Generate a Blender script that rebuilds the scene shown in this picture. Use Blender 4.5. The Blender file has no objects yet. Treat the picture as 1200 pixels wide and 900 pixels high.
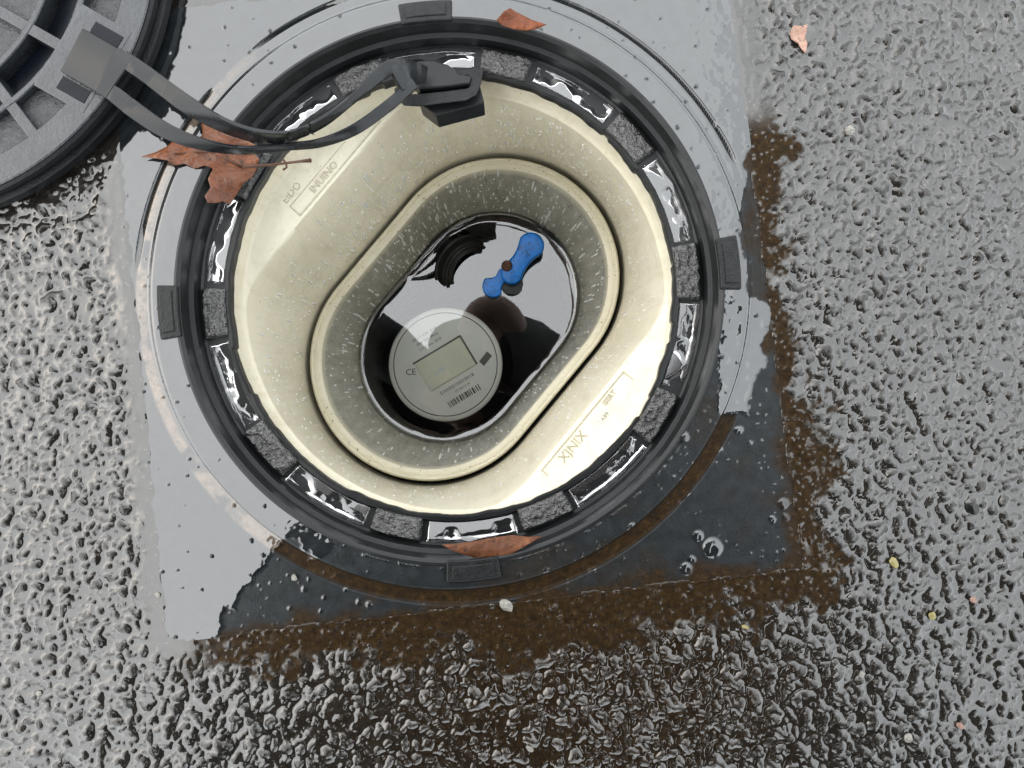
import bpy, bmesh, math, random
import numpy as np
from mathutils import Vector, Matrix

R = math.radians
random.seed(7)
scn = bpy.context.scene
C = scn.collection

# ------------------------------------------------------------------ camera
CAM_Z = 0.40
TILT = math.atan(30 / 900)
cam_d = bpy.data.cameras.new('camera')
cam = bpy.data.objects.new('camera', cam_d)
C.objects.link(cam)
cam.location = (0, 0, CAM_Z)
cam.rotation_euler = (TILT, 0, 0)
cam_d.sensor_width = 36
cam_d.lens = 27
cam_d.clip_start = 0.005
cam_d.clip_end = 500
scn.camera = cam

# ------------------------------------------------------------------ world, sun, exposure
SUN_EL, SUN_AZ = R(42), R(-80)          # azimuth measured from +Y towards +X
w = bpy.data.worlds.new('World')
scn.world = w
w.use_nodes = True
nt = w.node_tree
nt.nodes.clear()
out = nt.nodes.new('ShaderNodeOutputWorld')
bg = nt.nodes.new('ShaderNodeBackground')
sky = nt.nodes.new('ShaderNodeTexSky')
sky.sky_type = 'NISHITA'
sky.sun_disc = False
sky.sun_elevation = SUN_EL
sky.sun_rotation = SUN_AZ
sky.dust_density = 4.0
cn = nt.nodes.new('ShaderNodeTexNoise')
cn.inputs['Scale'].default_value = 2.2
cn.inputs['Detail'].default_value = 5
cr = nt.nodes.new('ShaderNodeValToRGB')
cr.color_ramp.elements[0].position = 0.32
cr.color_ramp.elements[0].color = (7.6, 7.95, 8.2, 1)
cr.color_ramp.elements[1].position = 0.72
cr.color_ramp.elements[1].color = (9.2, 9.4, 9.45, 1)
mixc = nt.nodes.new('ShaderNodeMix')
mixc.data_type = 'RGBA'
mixc.inputs[0].default_value = 0.86      # a closed layer of cloud
nt.links.new(cn.outputs['Fac'], cr.inputs['Fac'])
nt.links.new(sky.outputs['Color'], mixc.inputs[6])
nt.links.new(cr.outputs['Color'], mixc.inputs[7])
nt.links.new(mixc.outputs[2], bg.inputs['Color'])
bg.inputs['Strength'].default_value = 0.12
nt.links.new(bg.outputs['Background'], out.inputs['Surface'])

sun_d = bpy.data.lights.new('sun', 'SUN')
sun_d.energy = 0.5
sun_d.angle = R(125)
sun_d.color = (1.0, 0.97, 0.92)
sun = bpy.data.objects.new('sun', sun_d)
C.objects.link(sun)
sdir = Vector((math.cos(SUN_EL) * math.sin(SUN_AZ), math.cos(SUN_EL) * math.cos(SUN_AZ), math.sin(SUN_EL)))
sun.rotation_euler = (-sdir).to_track_quat('-Z', 'Y').to_euler()

scn.view_settings.view_transform = 'Standard'
scn.view_settings.look = 'None'
scn.view_settings.gamma = 1
scn.view_settings.use_curve_mapping = False
scn.view_settings.exposure = 1.75
scn.render.engine = 'CYCLES'
scn.cycles.use_denoising = True
scn.cycles.max_bounces = 8
scn.cycles.transparent_max_bounces = 12
scn.cycles.caustics_reflective = False
scn.cycles.sample_clamp_indirect = 8


# ------------------------------------------------------------------ helpers
def ray(u, v):
    x, y = (u - 600) / 900, -(v - 450) / 900
    c, s = math.cos(TILT), math.sin(TILT)
    return x, y * c + s, y * s - c


def at(u, v, z=0.0):
    x, y, zz = ray(u, v)
    t = (z - CAM_Z) / zz
    return Vector((x * t, y * t, z))


def lat_hash(ix, iy, seed):
    ix = ix.astype(np.int64).astype(np.uint32)
    iy = iy.astype(np.int64).astype(np.uint32)
    h = ix * np.uint32(374761393) + iy * np.uint32(668265263) + np.uint32((seed * 2246822519) % (2 ** 32))
    h = (h ^ (h >> np.uint32(13))) * np.uint32(1274126177)
    h = h ^ (h >> np.uint32(16))
    return (h & np.uint32(0xffffff)).astype(np.float64) / 0xffffff


def vnoise(x, y, scale, seed=0):
    x = np.asarray(x) / scale
    y = np.asarray(y) / scale
    ix, iy = np.floor(x), np.floor(y)
    fx, fy = x - ix, y - iy
    fx = fx * fx * fx * (fx * (fx * 6 - 15) + 10)
    fy = fy * fy * fy * (fy * (fy * 6 - 15) + 10)
    a, b = lat_hash(ix, iy, seed), lat_hash(ix + 1, iy, seed)
    c, d = lat_hash(ix, iy + 1, seed), lat_hash(ix + 1, iy + 1, seed)
    return (a * (1 - fx) + b * fx) * (1 - fy) + (c * (1 - fx) + d * fx) * fy


def fbm(x, y, scale, seed=0, octs=4):
    t, amp, n = 0, 1.0, 0
    for o in range(octs):
        t = t + amp * vnoise(x, y, scale / 2 ** o, seed + 17 * o)
        n += amp
        amp *= 0.5
    return t / n


def domes(x, y, cell, seed, rmin, rmax, keep=1.0):
    """stones: highest dome over jittered cells"""
    gx, gy = np.floor(x / cell), np.floor(y / cell)
    best = np.full(np.shape(x), -1.0)
    for dx in (-1, 0, 1):
        for dy in (-1, 0, 1):
            cx, cy = gx + dx, gy + dy
            px = (cx + 0.1 + 0.8 * lat_hash(cx, cy, seed)) * cell
            py = (cy + 0.1 + 0.8 * lat_hash(cx, cy, seed + 1)) * cell
            r = (rmin + (rmax - rmin) * lat_hash(cx, cy, seed + 2)) * cell
            hh = 0.55 + 0.45 * lat_hash(cx, cy, seed + 3)
            an = lat_hash(cx, cy, seed + 5) * math.pi
            el = 0.7 + 0.6 * lat_hash(cx, cy, seed + 6)
            ca, sa = np.cos(an), np.sin(an)
            qx, qy = (x - px) * ca + (y - py) * sa, -(x - px) * sa + (y - py) * ca
            d = np.sqrt((qx / el) ** 2 + (qy * el) ** 2) / r
            v = hh * (1 - d ** 1.9)
            if keep < 1:
                v = np.where(lat_hash(cx, cy, seed + 4) < keep, v, -1)
            best = np.maximum(best, v)
    return np.maximum(best, -1.0)


def sstep(a, b, x):
    t = np.clip((x - a) / (b - a), 0, 1)
    return t * t * (3 - 2 * t)


def smax(a, b, k):
    h = np.clip(0.5 + 0.5 * (a - b) / k, 0, 1)
    return b * (1 - h) + a * h + k * h * (1 - h)


def blur(a, r):
    """two box passes along both axes"""
    for _ in range(2):
        for ax in (0, 1):
            p = np.pad(a, [(r + 1, r) if k == ax else (0, 0) for k in (0, 1)], mode='edge')
            c = np.cumsum(p, axis=ax)
            n = a.shape[ax]
            a = (np.take(c, np.arange(2 * r + 1, 2 * r + 1 + n), axis=ax) - np.take(c, np.arange(0, n), axis=ax)) / (2 * r + 1)
    return a


def poly_mask(X, Y, pts):
    """inside test, vectorised"""
    ins = np.zeros(X.shape, bool)
    n = len(pts)
    for i in range(n):
        x1, y1 = pts[i][:2]
        x2, y2 = pts[(i + 1) % n][:2]
        cond = ((y1 > Y) != (y2 > Y))
        with np.errstate(divide='ignore', invalid='ignore'):
            xi = (x2 - x1) * (Y - y1) / (y2 - y1 + 1e-15) + x1
        ins ^= cond & (X < xi)
    return ins


def link(o, parent=None):
    C.objects.link(o)
    if parent is not None:
        o.parent = parent
    return o


def tag(o, label=None, cat=None, group=None, kind=None):
    if label:
        o['label'] = label
    if cat:
        o['category'] = cat
    if group:
        o['group'] = group
    if kind:
        o['kind'] = kind
    return o


def empty(name, loc=(0, 0, 0), rz=0):
    o = bpy.data.objects.new(name, None)
    o.location = loc
    o.rotation_euler = (0, 0, rz)
    o.empty_display_size = 0.02
    return link(o)


def meshobj(name, verts, faces, mat, parent=None, smooth=True, attrs=None):
    me = bpy.data.meshes.new(name)
    me.from_pydata([tuple(v) for v in verts], [], faces)
    if smooth:
        me.shade_smooth()
    if attrs:
        for k, a in attrs.items():
            at_ = me.attributes.new(k, 'FLOAT', 'POINT')
            at_.data.foreach_set('value', np.asarray(a, dtype=np.float32))
    me.materials.append(mat)
    o = bpy.data.objects.new(name, me)
    return link(o, parent)


def gridmesh(name, P, keep, mat, parent=None, attrs=None):
    """P: (ny,nx,3) grid; keep: (ny-1,nx-1) bool"""
    ny, nx = P.shape[:2]
    idx = np.arange(ny * nx).reshape(ny, nx)
    q = np.stack([idx[:-1, :-1], idx[:-1, 1:], idx[1:, 1:], idx[1:, :-1]], -1)[keep]
    used = np.zeros(ny * nx, bool)
    used[q.ravel()] = True
    remap = np.cumsum(used) - 1
    q = remap[q]
    V = P.reshape(-1, 3)[used]
    me = bpy.data.meshes.new(name)
    me.vertices.add(len(V))
    me.vertices.foreach_set('co', V.astype(np.float32).ravel())
    me.loops.add(q.size)
    me.loops.foreach_set('vertex_index', q.astype(np.int32).ravel())
    me.polygons.add(len(q))
    me.polygons.foreach_set('loop_start', np.arange(0, q.size, 4, dtype=np.int32))
    me.polygons.foreach_set('loop_total', np.full(len(q), 4, dtype=np.int32))
    me.update(calc_edges=True)
    me.validate()
    me.shade_smooth()
    if attrs:
        for k, a in attrs.items():
            at_ = me.attributes.new(k, 'FLOAT', 'POINT')
            at_.data.foreach_set('value', np.asarray(a, dtype=np.float32).reshape(-1)[used])
    me.materials.append(mat)
    o = bpy.data.objects.new(name, me)
    return link(o, parent)


def bmobj(name, bm, mat, parent=None, smooth=False, bevel=0.0, seg=2):
    bmesh.ops.recalc_face_normals(bm, faces=bm.faces)
    if bevel:
        bmesh.ops.bevel(bm, geom=[e for e in bm.edges if len(e.link_faces) == 2 and e.calc_face_angle() > 0.5],
                        offset=bevel, segments=seg, profile=0.5, affect='EDGES', clamp_overlap=True)
    me = bpy.data.meshes.new(name)
    bm.to_mesh(me)
    bm.free()
    if smooth:
        me.shade_smooth()
    me.materials.append(mat)
    o = bpy.data.objects.new(name, me)
    return link(o, parent)


def prism(pts, z0, z1):
    bm = bmesh.new()
    a = [bm.verts.new((p[0], p[1], z0)) for p in pts]
    b = [bm.verts.new((p[0], p[1], z1)) for p in pts]
    n = len(pts)
    bm.faces.new(a[::-1])
    bm.faces.new(b)
    for i in range(n):
        bm.faces.new((a[i], a[(i + 1) % n], b[(i + 1) % n], b[i]))
    return bm


def sector_pts(r0, r1, a0, a1, n=10):
    o = [(r1 * math.cos(a0 + (a1 - a0) * i / n), r1 * math.sin(a0 + (a1 - a0) * i / n)) for i in range(n + 1)]
    i_ = [(r0 * math.cos(a1 + (a0 - a1) * i / n), r0 * math.sin(a1 + (a0 - a1) * i / n)) for i in range(n + 1)]
    return o + i_


def rings(name, outlines, mat, parent=None, closed_top=False, closed_bottom=False, smooth=True, sharp=None):
    """loft closed outlines: list of (n,3) arrays"""
    n = len(outlines[0])
    V = np.concatenate(outlines)
    F = []
    for k in range(len(outlines) - 1):
        for i in range(n):
            j = (i + 1) % n
            F.append((k * n + i, k * n + j, (k + 1) * n + j, (k + 1) * n + i))
    if closed_top:
        F.append(tuple(range(n))[::-1])
    if closed_bottom:
        F.append(tuple((len(outlines) - 1) * n + i for i in range(n)))
    o = meshobj(name, V, F, mat, parent, smooth)
    if smooth and sharp:
        o.data.set_sharp_from_angle(angle=R(sharp))
    return o


def lathe(name, prof, mat, parent=None, n=180, sharp=35, loc=(0, 0, 0)):
    a = np.linspace(0, 2 * math.pi, n, endpoint=False)
    outl = [np.stack([r * np.cos(a) + loc[0], r * np.sin(a) + loc[1], np.full(n, z + loc[2])], 1) for r, z in prof]
    return rings(name, outl, mat, parent, sharp=sharp)


def tube_mesh(path, rad, n=8, cap=True):
    """path: list of Vector; rad: list or float"""
    m = len(path)
    if not hasattr(rad, '__len__'):
        rad = [rad] * m
    V, F = [], []
    up = Vector((0.13, 0.21, 0.97))
    for i, p in enumerate(path):
        t = (path[min(i + 1, m - 1)] - path[max(i - 1, 0)]).normalized()
        s = t.cross(up)
        if s.length < 1e-4:
            s = t.cross(Vector((1, 0, 0)))
        s.normalize()
        b = s.cross(t)
        for k in range(n):
            a = 2 * math.pi * k / n
            V.append(p + rad[i] * (math.cos(a) * s + math.sin(a) * b))
    for i in range(m - 1):
        for k in range(n):
            j = (k + 1) % n
            F.append((i * n + k, i * n + j, (i + 1) * n + j, (i + 1) * n + k))
    if cap:
        F.append(tuple(range(n))[::-1])
        F.append(tuple((m - 1) * n + k for k in range(n)))
    return V, F


def text_mesh(name, body, size, mat, parent, M, extrude=0.0002):
    cu = bpy.data.curves.new(name, 'FONT')
    cu.body = body
    cu.size = size
    cu.extrude = extrude
    cu.align_x = 'CENTER'
    cu.align_y = 'CENTER'
    cu.resolution_u = 2
    tmp = bpy.data.objects.new('tmp', cu)
    C.objects.link(tmp)
    bpy.context.view_layer.update()
    me = bpy.data.meshes.new_from_object(tmp.evaluated_get(bpy.context.evaluated_depsgraph_get()))
    bpy.data.objects.remove(tmp)
    me.transform(M)
    me.materials.clear()
    me.materials.append(mat)
    me.name = name
    o = bpy.data.objects.new(name, me)
    return link(o, parent)


# ------------------------------------------------------------------ materials
class NT:
    def __init__(s, name):
        s.m = bpy.data.materials.new(name)
        s.m.use_nodes = True
        s.t = s.m.node_tree
        s.b = s.t.nodes['Principled BSDF']
        s.o = s.t.nodes['Material Output']

    def n(s, kind, **kw):
        x = s.t.nodes.new('ShaderNode' + kind)
        for k, v in kw.items():
            setattr(x, k, v)
        return x

    def l(s, a, b):
        s.t.links.new(a, b)

    def set(s, k, v):
        s.b.inputs[k].default_value = v

    def noise(s, scale, detail=4, rough=0.6, coord='Object', vec=None):
        tc = s.n('TexCoord')
        no = s.n('TexNoise')
        no.inputs['Scale'].default_value = scale
        no.inputs['Detail'].default_value = detail
        no.inputs['Roughness'].default_value = rough
        s.l(vec if vec else tc.outputs[coord], no.inputs['Vector'])
        return no.outputs['Fac']

    def ramp(s, fac, stops):
        r = s.n('ValToRGB')
        els = r.color_ramp.elements
        while len(els) < len(stops):
            els.new(0.5)
        for e, (p, c) in zip(els, stops):
            e.position = p
            e.color = (*c, 1) if len(c) == 3 else c
        s.l(fac, r.inputs['Fac'])
        return r.outputs['Color']

    def mix(s, fac, a, b):
        x = s.n('Mix', data_type='RGBA')
        if isinstance(fac, (int, float)):
            x.inputs[0].default_value = fac
        else:
            s.l(fac, x.inputs[0])
        for i, c in ((6, a), (7, b)):
            if isinstance(c, tuple):
                x.inputs[i].default_value = (*c, 1)
            else:
                s.l(c, x.inputs[i])
        return x.outputs[2]

    def fmix(s, fac, a, b):
        x = s.n('Mix', data_type='FLOAT')
        s.l(fac, x.inputs[0])
        for i, c in ((2, a), (3, b)):
            if isinstance(c, (int, float)):
                x.inputs[i].default_value = c
            else:
                s.l(c, x.inputs[i])
        return x.outputs[0]

    def math(s, op, a, b=0.0):
        x = s.n('Math', operation=op)
        for i, c in ((0, a), (1, b)):
            if isinstance(c, (int, float)):
                x.inputs[i].default_value = c
            else:
                s.l(c, x.inputs[i])
        return x.outputs[0]

    def attr(s, name):
        a = s.n('Attribute', attribute_name=name)
        return a.outputs['Fac']

    def bump(s, h, dist, strength=1.0):
        b = s.n('Bump')
        b.inputs['Distance'].default_value = dist
        if isinstance(strength, (int, float)):
            b.inputs['Strength'].default_value = strength
        else:
            s.l(strength, b.inputs['Strength'])
        s.l(h, b.inputs['Height'])
        s.l(b.outputs['Normal'], s.b.inputs['Normal'])


def simple(name, col, rough=0.4, ior=1.5, var=0.25, scale=60, bump=0.0, bscale=900, spots=None):
    t = NT(name)
    n = t.noise(scale)
    c1 = tuple(x * (1 - var) for x in col)
    c2 = tuple(min(1, x * (1 + var)) for x in col)
    c = t.ramp(n, [(0.3, c1), (0.7, c2)])
    if spots:
        c = t.mix(t.ramp(t.noise(spots[1], 3), [(spots[2], (0, 0, 0)), (spots[2] + 0.06, (1, 1, 1))]), c, spots[0])
    t.l(c, t.b.inputs['Base Color'])
    t.l(t.math('ADD', t.math('MULTIPLY', t.noise(scale * 3.1), 0.24 * min(1, rough * 3)), rough - 0.12 * min(1, rough * 3)), t.b.inputs['Roughness'])
    t.set('IOR', ior)
    if bump:
        t.bump(t.noise(bscale, 3), bump)
    return t.m


def film_mat(name, base, dirtc, dirt2, rough_dry, ior_dry, ior_wet, speck=None, bump=0.0006, bscale=700):
    """film = standing water over the surface, dirt = brown silt"""
    t = NT(name)
    film = t.attr('film')
    dirt = t.attr('dirt')
    b = t.ramp(t.noise(160, 5), [(0.3, tuple(x * 0.6 for x in base)), (0.7, tuple(x * 1.4 for x in base))])
    if speck:
        b = t.mix(t.ramp(t.noise(420, 2, 0.5), [(0.64, (0, 0, 0)), (0.70, (1, 1, 1))]), b, speck)
    d = t.ramp(t.noise(330, 8, 0.8), [(0.36, dirt2), (0.54, dirtc), (0.72, tuple(x * 2.4 for x in dirtc))])
    pale = t.ramp(t.noise(300, 5, 0.7), [(0.3, (0.06, 0.046, 0.034)), (0.7, (0.15, 0.115, 0.085))])
    t.l(t.mix(t.attr('silt'), t.mix(dirt, b, d), pale), t.b.inputs['Base Color'])
    matte, far = t.attr('matte'), t.attr('far')
    # far from the box the relief is carried by the material
    fn = t.noise(170, 4, 0.6)
    ffilm = t.ramp(fn, [(0.46, (1, 1, 1)), (0.54, (0, 0, 0))])
    film = t.fmix(far, film, ffilm)
    t.l(t.fmix(matte, t.fmix(film, rough_dry, 0.035), 0.5), t.b.inputs['Roughness'])
    t.l(t.fmix(matte, t.fmix(film, ior_dry, ior_wet), 1.16), t.b.inputs['IOR'])
    inv = t.math('SUBTRACT', 1.0, film)
    t.bump(t.math('ADD', t.noise(bscale, 4, 0.7), t.math('MULTIPLY', t.math('MULTIPLY', fn, far), 7.0)), bump, inv)
    return t.m


MAT = {}
GT = 'Specular Tint'
MAT['ground'] = film_mat('wet_asphalt', (0.014, 0.0125, 0.0105), (0.021, 0.0115, 0.0038), (0.0065, 0.004, 0.002),
                         0.045, 1.50, 1.83, speck=(0.06, 0.054, 0.046), bump=0.0004, bscale=420)
MAT['plate'] = film_mat('wet_grey_plastic', (0.0105, 0.0125, 0.0135), (0.024, 0.013, 0.0042), (0.0075, 0.0045, 0.0022),
                        0.34, 1.30, 1.93, bump=0.0002)
MAT['ground'].node_tree.nodes['Principled BSDF'].inputs[GT].default_value = (1.0, 0.997, 0.985, 1)
MAT['black'] = simple('black_plastic', (0.0085, 0.0095, 0.010), 0.34, 1.36, 0.35, 70, 0.00015, 1500)
MAT['lug'] = simple('worn_black_plastic', (0.008, 0.0088, 0.009), 0.36, 1.32, 0.5, 200, 0.0004, 900)
MAT['rubber'] = simple('black_rubber', (0.008, 0.009, 0.010), 0.26, 1.36, 0.2, 40, 0.00005, 900)
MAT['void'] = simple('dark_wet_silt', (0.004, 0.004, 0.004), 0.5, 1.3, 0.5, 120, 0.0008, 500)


def make_pad():
    t = NT('rough_wet_pad')
    n = t.noise(650, 5, 0.7)
    t.l(t.ramp(n, [(0.40, (0.012, 0.012, 0.012)), (0.58, (0.05, 0.048, 0.046)), (0.75, (0.16, 0.15, 0.14))]), t.b.inputs['Base Color'])
    t.set('Roughness', 0.08)
    t.set('IOR', 1.75)
    t.bump(t.noise(520, 3, 0.6), 0.0022)
    return t.m


MAT['pad'] = make_pad()


def make_cream():
    t = NT('cream_plastic')
    b = t.ramp(t.noise(14, 5), [(0.3, (0.59, 0.55, 0.43)), (0.7, (0.66, 0.62, 0.50))])
    g = t.ramp(t.noise(55, 6, 0.7), [(0.52, (0, 0, 0)), (0.78, (0.55, 0.55, 0.55))])
    b = t.mix(g, b, (0.40, 0.365, 0.255))
    sp = t.ramp(t.noise(520, 2, 0.5), [(0.72, (0, 0, 0)), (0.76, (0.8, 0.8, 0.8))])
    b = t.mix(sp, b, (0.12, 0.095, 0.055))
    tc = t.n('TexCoord')
    mp = t.n('Mapping')
    mp.inputs['Scale'].default_value = (1, 1, 0.08)
    t.l(tc.outputs['Object'], mp.inputs['Vector'])
    run = t.ramp(t.noise(120, 5, 0.7, vec=mp.outputs['Vector']), [(0.50, (0, 0, 0)), (0.74, (0.5, 0.5, 0.5))])
    b = t.mix(run, b, (0.42, 0.37, 0.26))
    mp2 = t.n('Mapping')
    mp2.inputs['Scale'].default_value = (0.12, 0.12, 1)
    t.l(tc.outputs['Object'], mp2.inputs['Vector'])
    tide = t.ramp(t.noise(150, 4, 0.6, vec=mp2.outputs['Vector']), [(0.56, (0, 0, 0)), (0.72, (0.35, 0.35, 0.35))])
    b = t.mix(tide, b, (0.40, 0.36, 0.25))
    b = t.mix(t.ramp(t.noise(900, 2, 0.5), [(0.74, (0, 0, 0)), (0.77, (0.9, 0.9, 0.9))]), b, (0.05, 0.04, 0.025))
    t.l(b, t.b.inputs['Base Color'])
    t.set('Roughness', 0.32)
    t.set('IOR', 1.45)
    t.bump(t.noise(260, 4), 0.0003)
    return t.m


MAT['cream'] = make_cream()


def make_tube():
    t = NT('grimy_shaded_cream_plastic')
    tc = t.n('TexCoord')
    mp = t.n('Mapping')
    mp.inputs['Scale'].default_value = (1, 1, 0.18)
    t.l(tc.outputs['Object'], mp.inputs['Vector'])
    st = t.noise(170, 6, 0.7, vec=mp.outputs['Vector'])
    sep = t.n('SeparateXYZ')
    t.l(tc.outputs['Object'], sep.inputs[0])
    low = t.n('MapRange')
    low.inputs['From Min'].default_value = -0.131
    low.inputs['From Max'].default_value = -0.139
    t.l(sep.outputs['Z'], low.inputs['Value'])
    lip_tone = t.ramp(t.noise(40, 5), [(0.3, (0.52, 0.48, 0.35)), (0.7, (0.60, 0.56, 0.43))])
    g = t.ramp(st, [(0.3, (0.20, 0.195, 0.16)), (0.6, (0.28, 0.275, 0.23)), (0.8, (0.37, 0.365, 0.31))])  # wall below the lip: grime plus the well's shade put into the colour
    b = t.mix(low.outputs[0], lip_tone, g)
    sp = t.ramp(t.noise(520, 2, 0.5), [(0.68, (0, 0, 0)), (0.73, (0.9, 0.9, 0.9))])
    b = t.mix(sp, b, (0.07, 0.055, 0.03))
    t.l(b, t.b.inputs['Base Color'])
    t.set('Roughness', 0.22)
    t.set('IOR', 1.5)
    t.bump(t.noise(420, 4), 0.0006)
    return t.m


MAT['tube'] = make_tube()
MAT['letter'] = simple('dirty_cream_plastic', (0.40, 0.365, 0.265), 0.4, 1.4, 0.25, 500)


def make_water(name, ior, rough=0.0, tint=(1, 1, 1), diff=0.0):
    t = NT(name)
    t.t.nodes.remove(t.b)
    tr = t.n('BsdfTransparent')
    tr.inputs['Color'].default_value = (*tint, 1)
    gl = t.n('BsdfGlossy')
    gl.inputs['Roughness'].default_value = rough
    fr = t.n('Fresnel')
    fr.inputs['IOR'].default_value = ior
    ms = t.n('MixShader')
    t.l(fr.outputs[0], ms.inputs[0])
    t.l(tr.outputs[0], ms.inputs[1])
    t.l(gl.outputs[0], ms.inputs[2])
    res = ms.outputs[0]
    if diff:
        df = t.n('BsdfDiffuse')
        df.inputs['Color'].default_value = (0.9, 0.9, 0.86, 1)  # white painted in for the light that drops reflect and refract
        m2 = t.n('MixShader')
        m2.inputs[0].default_value = diff
        t.l(res, m2.inputs[1])
        t.l(df.outputs[0], m2.inputs[2])
        res = m2.outputs[0]
    t.l(res, t.o.inputs['Surface'])
    return t


wt = make_water('well_water', 2.15, 0.015, (0.97, 0.98, 0.96))
bp = wt.n('Bump')
bp.inputs['Distance'].default_value = 0.00012
wt.l(wt.noise(16, 2), bp.inputs['Height'])
for nd in wt.t.nodes:
    if nd.type in ('BSDF_GLOSSY', 'FRESNEL'):
        wt.l(bp.outputs['Normal'], nd.inputs['Normal'])
MAT['water'] = wt.m
MAT['puddle'] = make_water('puddle_water', 2.2, 0.10, (0.9, 0.9, 0.9)).m
MAT['drop'] = make_water('water_drop', 1.6, 0.03, (1, 1, 1), 0.5).m


def make_lidmat():
    t = NT('wet_grey_cover_plastic')
    t.l(t.ramp(t.noise(90, 6, 0.7), [(0.3, (0.012, 0.014, 0.017)), (0.7, (0.035, 0.038, 0.042))]), t.b.inputs['Base Color'])
    t.l(t.ramp(t.noise(60, 5), [(0.35, (0.10, 0.10, 0.10)), (0.7, (0.42, 0.42, 0.42))]), t.b.inputs['Roughness'])
    t.set('IOR', 1.52)
    t.bump(t.noise(500, 4), 0.0004)
    return t.m


MAT['lid'] = make_lidmat()
MAT['lid_pocket'] = simple('pocket_plastic', (0.020, 0.021, 0.023), 0.35, 1.5, 0.6, 260, 0.0008, 700)
MAT['lid_channel'] = simple('channel_plastic', (0.003, 0.0045, 0.008), 0.3, 1.25, 0.3, 200)
MAT['skirt'] = simple('skirt_plastic', (0.006, 0.0065, 0.0075), 0.35, 1.3, 0.3, 120, 0.0003, 800)
MAT['face'] = simple('pale_meter_face', (0.93, 0.92, 0.84), 0.35, 1.4, 0.05, 40)
MAT['lcd'] = simple('display_glass', (0.95, 0.95, 0.74), 0.15, 1.5, 0.04, 70, 0.0, 900, ((0.80, 0.88, 0.82), 55, 0.56))
MAT['print'] = simple('grey_print', (0.07, 0.07, 0.06), 0.5, 1.3, 0.1)
MAT['print2'] = simple('pale_grey_print', (0.17, 0.165, 0.14), 0.5, 1.3, 0.1)
MAT['meterblack'] = simple('meter_body_plastic', (0.004, 0.0045, 0.0045), 0.4, 1.3, 0.5, 90)
MAT['coupling'] = simple('black_pipe_plastic', (0.005, 0.005, 0.005), 0.35, 1.3, 0.4, 120)
MAT['blue'] = simple('blue_plastic', (0.003, 0.125, 0.44), 0.34, 1.45, 0.25, 130, 0.0004, 420, ((0.012, 0.05, 0.12), 340, 0.60))
MAT['rust'] = simple('rusty_steel', (0.045, 0.016, 0.006), 0.6, 1.4, 0.7, 400, 0.0008, 900)
MAT['white_chip'] = simple('pale_quartz', (0.20, 0.19, 0.165), 0.3, 1.5, 0.3, 400, 0.0006, 900)
MAT['yellow_chip'] = simple('yellow_chip', (0.22, 0.185, 0.07), 0.35, 1.5, 0.25, 300, 0.0004, 900)
MAT['pink_chip'] = simple('pink_grit', (0.22, 0.13, 0.10), 0.4, 1.5, 0.3, 400, 0.0006, 900)
MAT['dark_chip'] = simple('black_grit', (0.006, 0.006, 0.006), 0.3, 1.4, 0.3, 400)
MAT['twig'] = simple('brown_stem', (0.06, 0.022, 0.010), 0.35, 1.45, 0.3, 300)


def make_leaf(name, c1, c2, c3, rough):
    t = NT(name)
    c = t.ramp(t.noise(85, 6, 0.65), [(0.3, c1), (0.55, c2), (0.8, c3)])
    c = t.mix(t.ramp(t.noise(210, 4, 0.7), [(0.58, (0, 0, 0)), (0.68, (0.9, 0.9, 0.9))]), c, tuple(x * 0.35 for x in c1))
    t.l(c, t.b.inputs['Base Color'])
    t.set('Roughness', rough)
    t.set('IOR', 1.36)
    t.bump(t.noise(260, 5), 0.0016)
    return t.m


MAT['maple'] = make_leaf('wet_red_brown_leaf', (0.060, 0.016, 0.004), (0.145, 0.042, 0.011), (0.25, 0.085, 0.03), 0.18)
MAT['maple'].node_tree.nodes['Principled BSDF'].inputs['IOR'].default_value = 1.5
MAT['leaf2'] = make_leaf('orange_brown_leaf', (0.06, 0.015, 0.004), (0.14, 0.036, 0.010), (0.24, 0.075, 0.026), 0.5)
MAT['leaf3'] = make_leaf('dull_brown_leaf', (0.045, 0.015, 0.005), (0.11, 0.036, 0.012), (0.23, 0.09, 0.035), 0.5)
MAT['leaf4'] = make_leaf('faded_pink_leaf', (0.22, 0.13, 0.10), (0.33, 0.20, 0.15), (0.40, 0.27, 0.2), 0.4)
MAT['jacket'] = simple('dark_jacket', (0.010, 0.011, 0.014), 0.8, 1.3, 0.3, 30)
MAT['trousers'] = simple('dark_trousers', (0.012, 0.012, 0.015), 0.85, 1.3, 0.3, 30)
MAT['skin'] = simple('skin', (0.32, 0.19, 0.14), 0.5, 1.4, 0.1, 20)
MAT['hair'] = simple('dark_hair', (0.012, 0.009, 0.007), 0.5, 1.4, 0.4, 200)
MAT['shoe'] = simple('black_shoe', (0.008, 0.008, 0.008), 0.4, 1.45, 0.2, 60)
MAT['phone'] = simple('phone_shell', (0.008, 0.008, 0.009), 0.25, 1.5, 0.1, 60)
MAT['lens'] = simple('phone_lens_glass', (0.002, 0.002, 0.004), 0.05, 1.5, 0.1, 60)

# ------------------------------------------------------------------ box frame geometry constants
BC = at(527, 338, 0)                    # centre of the meter box
PR = R(6.5)                             # the plate's turn
HALF = 0.166
AX = math.atan2(0.77, 0.64)             # long axis of the oval


def tolocal(X, Y):
    dx, dy = X - BC.x, Y - BC.y
    c, s = math.cos(PR), math.sin(PR)
    return dx * c + dy * s, -dx * s + dy * c


# ------------------------------------------------------------------ ground
def ground_axis(lo, hi, step, far):
    core = np.arange(lo, hi + step / 2, step)
    g, d, p = [], step * 1.3, hi
    while p < far:
        p += d
        d *= 1.16
        g.append(p)
    gl, d, p = [], step * 1.3, lo
    while p > -far:
        p -= d
        d *= 1.16
        gl.append(p)
    return np.array(gl[::-1] + list(core) + g)


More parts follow.
